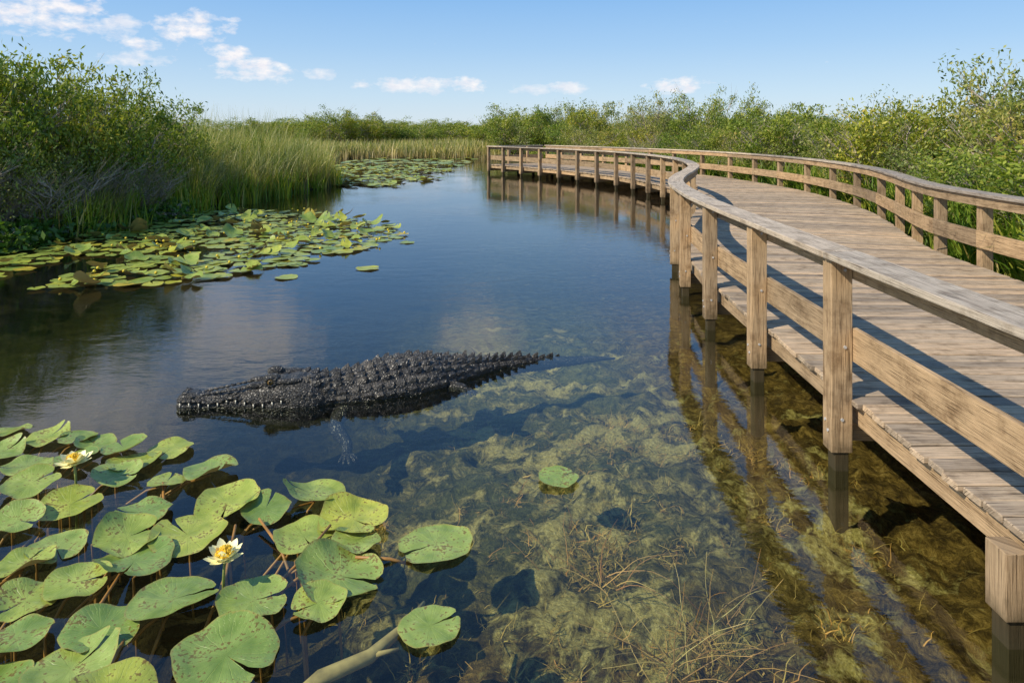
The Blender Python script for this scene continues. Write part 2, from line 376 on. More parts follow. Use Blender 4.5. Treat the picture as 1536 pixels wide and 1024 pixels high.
for (x,y,sc) in [(-11.2,13.9,.9),(-10.6,15.3,.9),(-10.3,16.8,.85),(-12.6,12.8,.9),(-10.2,19.2,.65),(-10.0,18.0,.75),(-11.6,13.2,.8),(-10.9,14.4,.8)]:
    link('twiggy_bush',BT,lb,(x,y,0),rr_.uniform(0,6.28),(sc,sc,sc*.95))
for (x,y,sc) in [(-10.8,24.5,.62),(-10.2,27,.55),(-11.5,27.5,.72),(-9.6,30.,.5),(-12.5,30,.72),(-9.9,22.8,.45),(-13,26,.8),(-9.2,26.6,.4),(-9.7,20.6,.42)]:
    link('willow_bush',BB[1] if sc<.7 else BA[0],lb,(x,y,0),rr_.uniform(0,6.28),(sc,sc,sc*1.0))
bl=empty('broadleaf_plants')
for k in range(32):
    y=rr_.uniform(12,19); x=float(np.interp(y,LY,LX))+rr_.uniform(-.4,.5); s=rr_.uniform(.5,.95)
    link('broadleaf_plant',BR,bl,(x,y,0),rr_.uniform(0,6.28),(s,s,s*.9))
rb=empty('shrub_thicket')
for lat,h0,h1,st in ((6.5,1.8,2.9,1.9),(8.6,2.6,3.7,2.2),(11.2,3.0,4.3,2.7)):
    s=3.0
    while s<TOT+4:
        if s<=TOT: p=at(s,lat+rr_.uniform(-.6,.8))[0]
        else:
            p0,t0,n0=at(TOT-.2); p=p0+t0*(s-TOT)+n0*(lat+rr_.uniform(0,.8))
        inner=(p.y>30 and lat<8)
        me=rr_.choice(BB+BA[:2]+([BT,BT] if lat<9 else [])); hh=rr_.uniform(h0,h1)*(.92 if s>20 else 1.0)
        if inner: hh*=.8
        w=rr_.uniform(.75,1.05)
        if p.x<.85*p.y+3: link('shrub',me,rb,(p.x,p.y,.05),rr_.uniform(0,6.28),(w,w,hh/(DV if me!=BT else 2.6)))
        s+=st*rr_.uniform(.8,1.2)
for (x,y,h) in [(12.2,16.3,4.4),(13.6,18,4.8),(11.0,19.5,3.8),(15.2,19,4.9),(12.5,24,4.3),(10.9,28,4.1),(8.5,42,4.9),(5.0,47,5.2),(11,40,5.0),(2,53,4.9),(0,60,4.6),(14,44,5.2),(6,56,5.2)]:
    link('shrub',rr_.choice(BA+BB),rb,(x,y,0),rr_.uniform(0,6.28),(1.1,1.1,h/DV))
for k in range(28):
    x=rr_.uniform(-1,32);y=rr_.uniform(50,72)+x*.2; link('shrub',rr_.choice(BA+BB),rb,(x,y,0),rr_.uniform(0,6.28),(1.6,1.6,rr_.uniform(1.0,1.45)))
fb=empty('distant_tree_line')
for k in range(95):
    y=rr_.uniform(95,150); x=rr_.uniform(-.62,.5)*y; s=rr_.uniform(1.4,2.4)
    hz=rr_.uniform(.95,1.6)
    link('distant_tree',rr_.choice(BA+BB[:1]),fb,(x,y,-.3),rr_.uniform(0,6.28),(s*1.6,s,hz))
for (x,y,h) in [(-23,88,1.7),(-20,90,1.6),(-26,92,1.5),(-17.5,94,1.4),(-14,98,1.25)]:
    link('distant_tree',BA[1],fb,(x,y,-.2),rr_.uniform(0,6.28),(2.,2.,h))

# ------------------------------------------------------------------ grasses
def blades(name,P,H,Wd,bend,mat,zb=-.1,segs=4,pw=2.2):
    N=len(P); a=rng.uniform(0,2*np.pi,N); d=np.stack([np.cos(a),np.sin(a),0*a],1); b=a+rng.normal(np.pi/2,.5,N); s=np.stack([np.cos(b),np.sin(b),0*b],1)
    B=H*bend*rng.uniform(.15,1.4,N); V=[]
    for k in range(segs+1):
        t=k/segs; c=np.stack([P[:,0],P[:,1],np.full(N,0.)],1)+d*(B*t**pw)[:,None]
        c[:,2]=zb+(H-zb)*t - (B*.55*t**3); w=(Wd*(1-t**1.6)*.5+.001)[:,None]
        V+=[c-s*w,c+s*w]
    V=np.stack(V,1).reshape(-1,3); base=(np.arange(N)*(2*(segs+1)))[:,None]
    Qs=np.concatenate([base+np.array([2*k,2*k+1,2*k+3,2*k+2]) for k in range(segs)],0)
    return link(name,np_mesh(name,V,Qs,[mat]))
def scatter(n,xf,y0,y1,tuft=.35,per=45,cond=None):
    out=[]
    while len(out)<n:
        y=rng.uniform(y0,y1);x=xf(y)
        if cond and not cond(x,y): continue
        out.append((x,y))
    c=np.repeat(np.array(out),per,0); return c+rng.normal(0,tuft,(len(c),2)), len(out)
P,nt=scatter(520,lambda y:float(np.interp(y,LY,LX))-abs(rng.normal(0,1))*2.8+.1,15.5,33,.17,46)
tf=np.repeat(np.clip(rng.normal(.95,.3,nt),.4,1.6),46)
dsh=np.interp(P[:,0]-np.interp(P[:,1],LY,LX),[-3,0.3],[1.15,.6])
hN=np.clip(rng.normal(1.85,.4,len(P))*tf*dsh,.4,3.2)*np.interp(P[:,1],[15,20,33],[.85,1.15,1.15]); blades('sawgrass_bank',P,hN,rng.uniform(.012,.03,len(P)),.6,M_grass,pw=1.6)
P,_=scatter(130,lambda y:float(np.interp(y,LY,LX))+rng.uniform(-.3,.5),14.5,32,.14,26)
blades('green_reeds',P,rng.uniform(.4,1.25,len(P)),rng.uniform(.02,.045,len(P)),.4,M_green,pw=1.6)
P,_=scatter(700,lambda y:rng.uniform(-.55*y,-1),33,58,.5,24,lambda x,y: pond(x,y)<.1)
blades('marsh_grass',P,rng.uniform(.7,2.0,len(P)),rng.uniform(.04,.07,len(P)),.4,M_grass,segs=2)
P,_=scatter(1200,lambda y:rng.uniform(-.6*y,.15*y),56,105,.9,22,lambda x,y: pond(x,y)<.2)
blades('distant_marsh_grass',P,rng.uniform(.8,1.75,len(P)),rng.uniform(.08,.15,len(P)),.4,M_grass,segs=2)
pts=[]
for k in range(260):
    s=rng.uniform(6,TOT-3); q=at(s,W+.75+abs(rng.normal(0,.8)))[0]; pts.append((q.x,q.y))
P=np.repeat(np.array(pts),28,0)+rng.normal(0,.14,(260*28,2))
blades('swamp_fern',P,rng.uniform(.7,1.75,len(P)),rng.uniform(.03,.065,len(P)),.7,M_green,pw=1.6)

# ------------------------------------------------------------------ lily pads
def pad_mat(name,base,lite,spot=.5):
    m=NT(name); uv=m.n('TexCoord').outputs['UV']; sx=m.n('SeparateXYZ',{0:uv}); g=m.n('NewGeometry'); isl=g.outputs['Random Per Island']
    ang=m.math('ARCTAN2',sx.outputs[1],sx.outputs[0]); rad=m.n('VectorMath',{0:uv},operation='LENGTH').outputs['Value']
    nz=m.n('TexNoise',{'Vector':g.outputs['Position'],'Scale':9.,'Detail':5.}).outputs[0]
    nf=m.n('TexNoise',{'Vector':g.outputs['Position'],'Scale':60.,'Detail':3.}).outputs[0]
    v=m.math('ABSOLUTE',m.math('SINE',m.math('ADD',m.math('MULTIPLY',ang,8.),m.math('MULTIPLY',nz,1.6))))
    vein=m.mrange(v,0.,.13,1.,0.)
    vein=m.math('MULTIPLY',vein,m.mrange(rad,.95,.3,0.,1.))
    v2=m.math('ABSOLUTE',m.math('SINE',m.math('ADD',m.math('MULTIPLY',ang,24.),m.math('MULTIPLY',nf,5.))))
    v2=m.math('MULTIPLY',m.mrange(v2,0.,.3,1.,0.),m.mrange(rad,.3,.8,0.,.35))
    c=m.ramp(nz,[(.3,base),(.7,lite)])
    c=m.mix(1.,c,m.ramp(isl,[(0,(.66,.78,.75)),(.45,(1,1,1)),(.8,(1.2,1.12,.9)),(.93,(1.5,1.2,.7)),(1,(1.6,1.0,.6))]),'MULTIPLY')
    c=m.mix(m.math('MULTIPLY',m.math('MAXIMUM',vein,v2),.5),c,tuple(min(1,x*1.8) for x in lite))
    edge=m.mrange(m.math('ADD',rad,m.math('MULTIPLY',m.math('SUBTRACT',nf,.5),.12)),.94,1.0)
    c=m.mix(m.math('MULTIPLY',edge,.6),c,(.40,.30,.07))
    sp=m.mrange(m.math('ADD',nf,m.math('MULTIPLY',m.math('SUBTRACT',nz,.5),.7)),.61,.66)
    c=m.mix(m.math('MULTIPLY',sp,spot),c,(.18,.10,.025))
    c=m.mix(g.outputs['Backfacing'],c,(.40,.30,.09))
    b=m.n('Bump',{'Strength':.65,'Distance':.007,'Height':m.math('ADD',m.math('MULTIPLY',m.math('MAXIMUM',vein,v2),-.8),m.math('MULTIPLY',nz,1.8))}).outputs[0]
    a=m.n('BsdfPrincipled',{'Base Color':c,'Roughness':.34,'Normal':b,'Specular IOR Level':.5}).outputs[0]
    t=m.n('BsdfTranslucent',{'Color':c}).outputs[0]
    return m.fin(m.n('MixShader',{0:.12,1:a,2:t}).outputs[0])
M_pad=pad_mat('lily_pad',(.20,.29,.05),(.40,.49,.12),.8); M_pad2=pad_mat('lily_pad_small',(.20,.28,.035),(.42,.48,.09),.3)
def pad(mb,x,y,r,z=.006,seg=36,rings=5,tilt=.05,curl=.03,notch=.22,fold=0.):
    a0=random.uniform(0,6.28);k1=random.choice((2,3,4));ph=random.uniform(0,6.28);ta=random.uniform(0,6.28);tl=random.uniform(0,tilt)
    rx=random.uniform(.88,1.0); vs=[];fs=[];uvm=[]
    for i in range(rings+1):
        q=.04+.96*i/rings
        for k in range(seg+1):
            f=k/seg; nn=notch*(.25+.75*q); an=nn/2+f*(2*math.pi-nn)
            e=1+.03*math.sin(5*an+ph)+.014*math.sin(11*an+ph*2)
            if k in (0,seg) and i==rings: e*=.93
            lx=math.cos(an)*r*q*e;ly=math.sin(an)*r*q*e*rx
            zz=r*curl*(q**3)*(1+1.3*math.sin(k1*an+ph)) + r*fold*max(0,math.sin(an+ph))**2*q**2+ .012*r*math.sin(8*an)*q+.02*r*math.sin(5*q*3+ph)*q
            wx=lx*math.cos(a0)-ly*math.sin(a0);wy=lx*math.sin(a0)+ly*math.cos(a0)
            zz+=(wx*math.cos(ta)+wy*math.sin(ta)+r)*math.tan(tl)
            vs.append((x+wx,y+wy,z+max(zz,-.003)));uvm.append((math.cos(an)*q,math.sin(an)*q))
    for i in range(rings):
        for k in range(seg):
            n=seg+1; fs.append((i*n+k,(i+1)*n+k,(i+1)*n+k+1,i*n+k+1))
    fs.append(tuple(range(seg+1)))
    mb.add(vs,fs,[[uvm[i] for i in f] for f in fs])
random.seed(21)
NP=[(-3.88,5.28,.15),(-3.53,5.18,.17),(-3.28,5.16,.14),(-3.10,5.08,.16),(-2.84,4.99,.18),(-2.5,4.99,.17),(-2.66,4.8,.19),(-2.66,4.6,.17),(-2.06,4.66,.2),(-2.29,4.52,.14),(-3.36,4.73,.17),(-3.15,4.47,.18),(-2.75,4.25,.19),(-2.94,4.06,.16),(-2.25,4.16,.18),(-1.77,4.25,.21),(-1.51,4.18,.16),(-1.25,4.33,.21),(-.95,4.08,.23),(-1.2,3.93,.19),(-.88,3.86,.15),(-.43,3.87,.22),(-1.87,3.94,.225),(-2.18,3.87,.18),(-2.56,3.84,.17),(-2.04,3.69,.22),(-2.62,3.66,.17),(-.9,3.56,.24),(-.95,3.36,.145),(-1.28,3.37,.18),(-1.67,3.37,.225),(-2.41,3.38,.16),(-2.23,3.5,.165),(-1.92,3.19,.18),(-.387,3.22,.155),(-2.26,3.11,.16),(-1.27,3.03,.245),(-1.91,2.96,.2),(.31,4.59,.14),(-3.7,4.95,.16),(-3.1,4.85,.15),(-3.45,4.35,.15),(-2.2,2.85,.18),(-3.9,5.0,.13),(-1.62,2.75,.2)]
mb=MB()
for i,(x,y,r) in enumerate(NP):
    solo=(x>-.5); pad(mb,x,y,r*(.93 if not solo else .97),.006+.009*(i%3),48,7,.03 if solo else .17,.02 if solo else .07,.2,0 if (solo or random.random()<.6) else .3)
mb.obj('lily_pads',[M_pad],smooth=True)
st=MB(); random.seed(9)
for (x,y,r) in NP:
    if x>-.6: continue
    for q in range(2):
        a=random.uniform(-1.2,1.9); l=random.uniform(.2,.45)
        ex=x-abs(math.cos(a))*l;ey=y-abs(math.sin(a))*l*.6
        tube(st,[(x,y,.0),(x+(ex-x)*.4,y+(ey-y)*.4,-.03),(ex,ey,-.16),(ex+.05,ey-.05,-.6)],[.006,.008,.008,.007],6)
for (a,b) in [((-1.05,3.95,.07),(-1.33,3.45,-.08)),((-1.5,4.05,.05),(-1.15,3.6,-.05)),((-1.0,3.75,.05),(-1.25,3.5,-.06)),((-.85,3.7,.04),(-.55,3.75,-.03)),((-2.05,3.6,.04),(-2.1,3.2,-.06)),((-1.62,4.0,.04),(-1.5,3.3,-.1)),((-1.8,3.2,.0),(-1.75,2.7,.02)),((-2.3,4.5,.03),(-2.2,4.2,-.04))]:
    A=Vector(a);B=Vector(b);mid=(A+B)/2+Vector((.03,0,.01)); tube(st,[A,mid,B],[.008,.009,.008],6)
st.obj('lily_stems',[M_stem],smooth=True)

poly=[(-9.6,9.9),(-6.2,10.1),(-4.6,10.7),(-3.7,12.0),(-3.0,13.4),(-2.4,15.2),(-3.0,17.0),(-5.0,19.0),(-7.6,20.2),(-9.4,19.5),(-10.4,15.5),(-11.6,12)]
def inpoly(x,y,P):
    c=False;j=len(P)-1
    for i in range(len(P)):
        if (P[i][1]>y)!=(P[j][1]>y) and x<(P[j][0]-P[i][0])*(y-P[i][1])/(P[j][1]-P[i][1])+P[i][0]: c=not c
        j=i
    return c
mb=MB();n=0;placed=[]
while n<1250:
    x=random.uniform(-12,-2.3);y=random.uniform(9.6,20.4)
    if not inpoly(x,y,poly) or pond(x,y)<.05: continue
    if noise.noise(Vector((x*.6,y*.6,0)))<-.38: continue
    r=random.uniform(.10,.22)
    if any((x-a)**2+(y-b)**2<(.78*(r+c))**2 for a,b,c in placed):
        if random.random()<.9: n+=.15; continue
    placed.append((x,y,r)); 
    if random.random()<.22: pad(mb,x,y,r,.03,16,3,.5,.1,.3,.5)
    else: pad(mb,x,y,r,.006+.006*(int(n)%4),16,3,.07,.03,.3)
    n+=1
for (x,y,r) in [(-2.45,11.6,.2),(-2.2,14.3,.16),(-3.6,10.9,.18)]: pad(mb,x,y,r,.006,20,3,.02)
n=0
while n<620:
    y=random.uniform(28.5,46);x=random.uniform(-11.5,-3.0)
    if pond(x,y)<.2 or x>-4.4+ (y-30)*.02+math.sin(y)*.9: continue
    pad(mb,x,y,random.uniform(.18,.34),.006+.01*(n%3),10,2,.15,.06,.3,.2 if n%3==0 else 0); n+=1
for k in range(150):
    y=random.uniform(47,57);x=random.uniform(-12,-3.0); pad(mb,x,y,random.uniform(.3,.5),.01+.01*(k%3),8,2,.1)
mb.obj('spatterdock_pads',[M_pad2],smooth=True)
M_yel=simple('yellow_bud',(.75,.55,.03),.5,20,.15); mb=MB()
for k in range(110):
    a,b,c=random.choice(placed); x=a+random.uniform(-.3,.3);y=b+random.uniform(-.3,.3);z=random.uniform(.05,.12)
    ellipsoid(mb,(x,y,z),(.026,.026,.025),seg=8,rings=5); 
mb.obj('spatterdock_flowers',[M_yel],smooth=True)

# ------------------------------------------------------------------ flowers
M_petal=simple('cream_petal',(.92,.86,.45),.45,30,.06,.1); M_stam=simple('yellow_stamen',(.88,.55,.02),.5,60,.2); M_fst=simple('flower_stem',(.22,.25,.05),.5,20)
def flower(x,y,z,R,seed,lean=(0,0)):
    random.seed(seed); mb=MB(); c=Vector((x,y,z))
    for layer,(n,el,l) in enumerate(((7,.15,1.),(7,.45,.95),(4,.8,.6))):
        for k in range(n):
            a=2*math.pi*(k+.5*layer)/n+random.uniform(-.1,.1); e=el+random.uniform(-.1,.12); l_=R*l*random.uniform(.9,1.08)
            d=Vector((math.cos(a)*math.cos(e),math.sin(a)*math.cos(e),math.sin(e))); s=Vector((-math.sin(a),math.cos(a),0)); up=s.cross(d)*-1
            vs=[];fs=[];N=7
            for i in range(N+1):
                t=i/N; w=R*.26*math.sin(math.pi*min(1,t*.86+.1))**.8*(1 if t<.98 else .2); ce=c+d*l_*t+up*(-.16*R*math.sin(math.pi*t))
                vs+=[ce-s*w+up*w*.25,ce,ce+s*w+up*w*.25]
            for i in range(N):
                fs+=[(3*i,3*i+1,3*i+4,3*i+3),(3*i+1,3*i+2,3*i+5,3*i+4)]
            mb.add(vs,fs,None,0)
    ellipsoid(mb,c+Vector((0,0,.014)),(R*.3,R*.3,R*.24),0,1,12,6)
    for k in range(70):
        a=random.uniform(0,6.28);e=random.uniform(.4,1.5);d=Vector((math.cos(a)*math.cos(e),math.sin(a)*math.cos(e),math.sin(e)))
        tube(mb,[c+d*R*.1,c+d*R*.5],[.0035,.004],4,1)
    tube(mb,[(x+lean[0],y+lean[1],-.4),(x+lean[0]*.5,y+lean[1]*.5,z*.4),(x,y,z)],[.008,.008,.007],8,2)
    mb.obj('water_lily_flower',[M_petal,M_stam,M_fst],smooth=True)
flower(-1.46,3.47,.19,.102,3,(.0,-.03)); flower(-2.86,4.46,.19,.112,5,(.02,0))

# ------------------------------------------------------------------ submerged growth
M_weed=leaf_mat('pond_weed',[(0,(.14,.10,.025)),(.4,(.32,.23,.055)),(.7,(.50,.38,.11)),(1,(.5,.25,.07))],.2,.6,False)
random.seed(4)
def strand(mb,p,l,dirn,w):
    p=Vector(p);d=Vector(dirn);vs=[];n=5;s=Vector((random.gauss(0,1),random.gauss(0,1),.2)).normalized()*w
    for i in range(n+1):
        vs+=[p-s*(1-i/n*.7),p+s*(1-i/n*.7)]; d+=Vector((random.gauss(0,.5),random.gauss(0,.5),random.gauss(-.1,.18))); d.normalize(); p=p+d*(l/n); p.z=min(p.z,-.012)
    mb.add(vs,[(2*i,2*i+1,2*i+3,2*i+2) for i in range(n)])
mb=MB()
cl=[]
for k in range(75): cl.append((random.gauss(.75,.85),random.uniform(2.7,6.6)))
for k in range(520):
    cx,cy=random.choice(cl); x=random.gauss(cx,.18);y=random.gauss(cy,.15)
    if x<-1.2 or x>2.9: continue
    z=float(ground_h(np.array(x),np.array(y)))
    for q in range(12):
        a=random.uniform(0,6.28); strand(mb,(x+random.gauss(0,.03),y+random.gauss(0,.03),z-.02),random.uniform(.05,.20),(math.cos(a)*.9,math.sin(a)*.9,random.uniform(.2,.9)),random.uniform(.0015,.005))
mb.obj('submerged_weeds',[M_weed])
mb=MB()
M_straw=leaf_mat('dead_stalk',[(0,(.30,.15,.05)),(.6,(.48,.30,.10)),(1,(.6,.48,.2))],.1,.6,False)
for (cx,cy,n,l) in [(.85,3.25,24,.42),(.55,3.9,8,.34),(1.15,3.55,12,.34),(.25,4.1,5,.3)]:
    for k in range(n):
        a=random.uniform(0,6.28); p=Vector((cx+random.gauss(0,.1),cy+random.gauss(0,.07),-.25)); d=Vector((math.cos(a)*.8,math.sin(a)*.4,random.uniform(.4,1.2))).normalized()
        pts=[p]; 
        for i in range(7): d+=Vector((random.gauss(0,.12),random.gauss(0,.12),-.1)); d.normalize(); p=p+d*l*random.uniform(.1,.2); pts.append(p.copy())
        tube(mb,pts,[.003*(1-.1*i) for i in range(len(pts))],4)
mb.obj('dead_reed_stalks',[M_straw])
mb=MB(); tube(mb,[(-1.0,2.95,-.16),(-.85,3.02,-.07),(-.65,3.12,-.05),(-.5,3.3,-.03),(-.44,3.42,-.01)],[.03,.034,.03,.02,.008],10)
tube(mb,[(-.65,3.12,-.05),(-.52,3.14,-.03)],[.015,.006],7); mb.obj('sunken_branch',[M_log],smooth=True)

# ------------------------------------------------------------------ alligator
def skin(name,stops,hi,bump,crv=.35):
    m=NT(name); g=m.n('NewGeometry'); pos=g.outputs['Position']; z=m.n('SeparateXYZ',{0:pos}).outputs[2]
    vo=m.n('TexVoronoi',{'Vector':pos,'Scale':42.},feature='DISTANCE_TO_EDGE').outputs[0]
    nz=m.n('TexNoise',{'Vector':pos,'Scale':13.,'Detail':8.,'Roughness':.75}).outputs[0]
    c=m.ramp(nz,stops)
    cr=m.mrange(vo,0.,.14,crv,1.)
    c=m.mix(1.,c,m.n('CombineXYZ',{0:cr,1:cr,2:cr}).outputs[0],'MULTIPLY')
    if hi: c=m.mix(1.,c,m.ramp(g.outputs['Random Per Island'],[(0,(.5,.5,.5)),(.6,(.95,.95,.95)),(1,(1.6,1.5,1.35))]),'MULTIPLY')
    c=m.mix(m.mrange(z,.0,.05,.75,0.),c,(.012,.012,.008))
    b=m.n('Bump',{'Strength':bump,'Distance':.010,'Height':m.math('ADD',m.math('MINIMUM',m.math('MULTIPLY',vo,4.),.7),m.math('MULTIPLY',nz,.9))}).outputs[0]
    return m.fin(m.n('BsdfPrincipled',{'Base Color':c,'Roughness':.36,'Normal':b,'Specular IOR Level':.6}).outputs[0])
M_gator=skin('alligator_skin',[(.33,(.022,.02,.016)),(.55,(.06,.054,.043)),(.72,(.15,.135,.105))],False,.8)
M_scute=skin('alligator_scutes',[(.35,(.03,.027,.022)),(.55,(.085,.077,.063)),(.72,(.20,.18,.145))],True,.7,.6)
M_eye=simple('alligator_eye',(.16,.10,.03),.08,10,.3,0.); M_tooth=simple('alligator_tooth',(.7,.65,.5),.4,20,.1,0.); M_pupil=simple('alligator_pupil',(.004,.004,.004),.1,10,.1,0.)
ST=[(-2.87,5.855,.03,.06,-.02),(-2.845,5.858,.072,.11,-.05),(-2.76,5.867,.095,.132,-.06),(-2.62,5.885,.086,.108,-.06),(-2.45,5.91,.10,.118,-.07),(-2.28,5.935,.13,.145,-.09),(-2.14,5.955,.16,.19,-.1),(-2.03,5.975,.19,.225,-.12),(-1.9,6.0,.215,.232,-.14),(-1.78,6.03,.225,.22,-.15),(-1.66,6.07,.205,.195,-.15),(-1.5,6.13,.225,.195,-.18),(-1.3,6.22,.28,.22,-.2),(-1.05,6.34,.30,.24,-.22),(-.8,6.47,.28,.22,-.2),(-.6,6.58,.22,.17,-.18),(-.4,6.70,.155,.13,-.14),(-.15,6.85,.11,.085,-.11),(.15,7.0,.08,.045,-.1),(.42,7.12,.055,.005,-.1),(.75,7.22,.036,-.02,-.09),(1.1,7.28,.012,-.05,-.07)]
G=catmull(ST,20); gs=np.concatenate([[0],np.cumsum(np.linalg.norm(np.diff(G[:,:2],axis=0),axis=1))]); GL=gs[-1]
def gfr(s):
    v=[np.interp(s,gs,G[:,k]) for k in range(5)]
    a=np.array([np.interp(s+.04,gs,G[:,0])-np.interp(s-.04,gs,G[:,0]),np.interp(s+.04,gs,G[:,1])-np.interp(s-.04,gs,G[:,1])]);a/=np.linalg.norm(a)
    return v,a
def gp(s,t,off=0.):
    (x,y,w,tp,bt),a=gfr(s); head=np.interp(s,[0,.9,1.25],[1,1,0])
    p=.62*head+.85*(1-head); q=.7*head+.95*(1-head)
    c=math.cos(t);sn=math.sin(t); l=w*math.copysign(abs(c)**p,c)
    zc=.0 if tp>.03 else (tp+bt)/2
    zz=zc+((tp-zc)*abs(sn)**q if sn>0 else -(zc-bt)*abs(sn)**q)
    l*=1 if sn>-.05 else .96
    return Vector((x+a[1]*l,y-a[0]*l,zz))
def gn(s,t):
    a=gp(s+.01,t)-gp(s-.01,t);b=gp(s,t+.04)-gp(s,t-.04); n=a.cross(b)
    if n.length<1e-9:n=Vector((0,0,1))
    n.normalize(); c=Vector((*gfr(s)[0][:2],0)); 
    return n if n.dot(gp(s,t)-c)>0 else -n
mb=MB();NR=420;NS=72;vs=[];fs=[]
ZL=lambda s:.052+.018*math.sin(s*15+.6)*min(1,s*3)+.02*max(0,s-.6)
for i in range(NR):
    s=GL*i/(NR-1)
    for k in range(NS):
        t=2*math.pi*k/NS; p=gp(s,t); v=noise.voronoi(p*26)[0]; n=gn(s,t)
        hd=.7 if s<1.15 else .8
        d=.012*min(1,(v[1]-v[0])*2.2)*hd*min(1,s*10)*min(1,(GL-s)*2)+.012*noise.noise(p*9)
        if s<.95:
            zl=ZL(s)
            if abs(p.z-zl)<.011: d-=.024
            elif p.z<zl: d-=.006
        vs.append(p+n*d)
for i in range(NR-1):
    for k in range(NS):
        k2=(k+1)%NS; fs.append((i*NS+k,i*NS+k2,(i+1)*NS+k2,(i+1)*NS+k))
fs.append(tuple(range(NS-1,-1,-1))); fs.append(tuple((NR-1)*NS+k for k in range(NS))); mb.add(vs,fs)
def scute(s,t,l,w,h):
    n=gn(s,t);p=gp(s,t)+n*.003; T=(gp(s+.02,t)-gp(s-.02,t)).normalized(); B=n.cross(T)
    h*=random.uniform(.7,1.2); l*=random.uniform(.85,1.05); w*=random.uniform(.85,1.05)
    J=lambda:random.uniform(-.06,.06)
    q=lambda a,b,c:p+T*((a+J())*l)+B*((b+J())*w)+n*c
    vs=[q(-.45,-.40,-.008),q(-.45,.40,-.008),q(.42,-.46,-.008),q(.42,.46,-.008),q(-.42,0,h*.22),q(.1,0,h*.8),q(.40,0,h),q(.52,0,h*.1),
        q(-.36,-.32,h*.16),q(-.36,.32,h*.16),q(.34,-.38,h*.2),q(.34,.38,h*.2)]
    fs=[(0,8,10,2),(1,3,11,9),(0,1,9,4),(0,4,8),(8,4,5),(8,5,10),(9,5,4),(9,11,5),(10,5,6),(11,6,5),(10,6,7),(11,7,6),(2,10,7),(3,7,11),(2,7,3)]
    mb.add(vs,fs,None,4)
random.seed(3)
s=1.22
while s<GL-.1:
    w=gfr(s)[0][2]; tail=s>2.55
    stp=.098 if not tail else .085
    if not tail:
        ww=w*.29
        for cdeg in (14,32,50,67,83,97,113,130,148,166):
            t=math.radians(cdeg+random.uniform(-2.5,2.5)); c=abs(cdeg-90)
            scute(s+random.uniform(-.006,.006)+(0 if c<50 else .03),t,.098,ww*(1. if c<60 else .75),.050 if c<28 else .042 if c<50 else .02)
    else:
        u=(s-2.55)/(GL-2.55); hh=.055*(1-u)+.018
        offs=(66,114) if u<.4 else (90,)
        for cdeg in offs: scute(s,math.radians(cdeg),.088,max(.02,w*.32),hh)
        if u<.6:
            for cdeg in (28,46,134,152): scute(s+.02,math.radians(cdeg),.078,w*.4,.018)
    s+=stp
for s,l in ((1.06,(-.07,.07)),(1.14,(-.12,-.045,.045,.12))):
    for o in l: scute(s,math.pi/2-o*5,.095,.07,.055)
hd=math.atan2(.12,.8)
def hp(s,lat,z):
    (x,y,*_),a=gfr(s); return Vector((x+a[1]*lat,y-a[0]*lat,z))
for sd in (-1,1):
    ellipsoid(mb,hp(.80,.10*sd,.235),(.075,.042,.05),hd)
    ellipsoid(mb,hp(.93,.12*sd,.22),(.13,.045,.03),hd)
    ellipsoid(mb,hp(.68,.075*sd,.18),(.10,.032,.028),hd)
    ellipsoid(mb,hp(.79,.135*sd,.222),(.029,.025,.027),hd,1)
    ellipsoid(mb,hp(.788,.157*sd,.224),(.007,.006,.020),hd,3,8,5)
    for k in range(10):
        a=2*math.pi*k/10; c=hp(.79+.039*math.cos(a),.142*sd,.222+.033*math.sin(a)); ellipsoid(mb,c,(.018,.012,.012),hd,4,8,5)
    ellipsoid(mb,hp(.085,.038*sd,.125),(.034,.026,.024),hd)
    ellipsoid(mb,hp(.072,.045*sd,.144),(.011,.009,.006),hd,3,8,5)
    for k in range(11): ellipsoid(mb,hp(.22+.045*k,(.045+.004*k)*sd,.112+.0065*k),(.026,.013,.012),hd,4,8,5)
    for k in range(9): ellipsoid(mb,hp(.9+.03*k,(.14-.002*k)*sd,.205),(.022,.018,.018),hd,4,8,5)
    for k in range(23):
        s=.05+.038*k; zl=ZL(s)
        n=Vector((gfr(s)[1][1]*sd,-gfr(s)[1][0]*sd,0)); p=Vector((*hp(s,gfr(s)[0][2]*.985*sd,0).xy,zl))
        if k%2==0: tube(mb,[p+Vector((0,0,.006)),p+n*.006-Vector((0,0,.024))],[.0075,.001],6,2)
        ellipsoid(mb,p+Vector((0,0,.020))-n*.003,(.021,.010,.012),hd,4,8,5)
        if k>2: ellipsoid(mb,p+Vector((0,0,-.024))-n*.008,(.021,.009,.010),hd,4,8,5)
random.seed(12)
for k in range(240):
    s=random.uniform(.12,1.15);t=random.uniform(.3,math.pi-.3); p=gp(s,t); r=random.uniform(.006,.015)
    ellipsoid(mb,p,(r*1.4,r,r*.7),hd,4,7,4)
for k in range(36):
    s=random.uniform(.85,1.25); t=random.choice((1,-1)); z=random.uniform(.07,.15)
    w=gfr(s)[0][2]; ellipsoid(mb,hp(s,w*.93*t,z),(.024,.012,.017),hd,4,8,5)
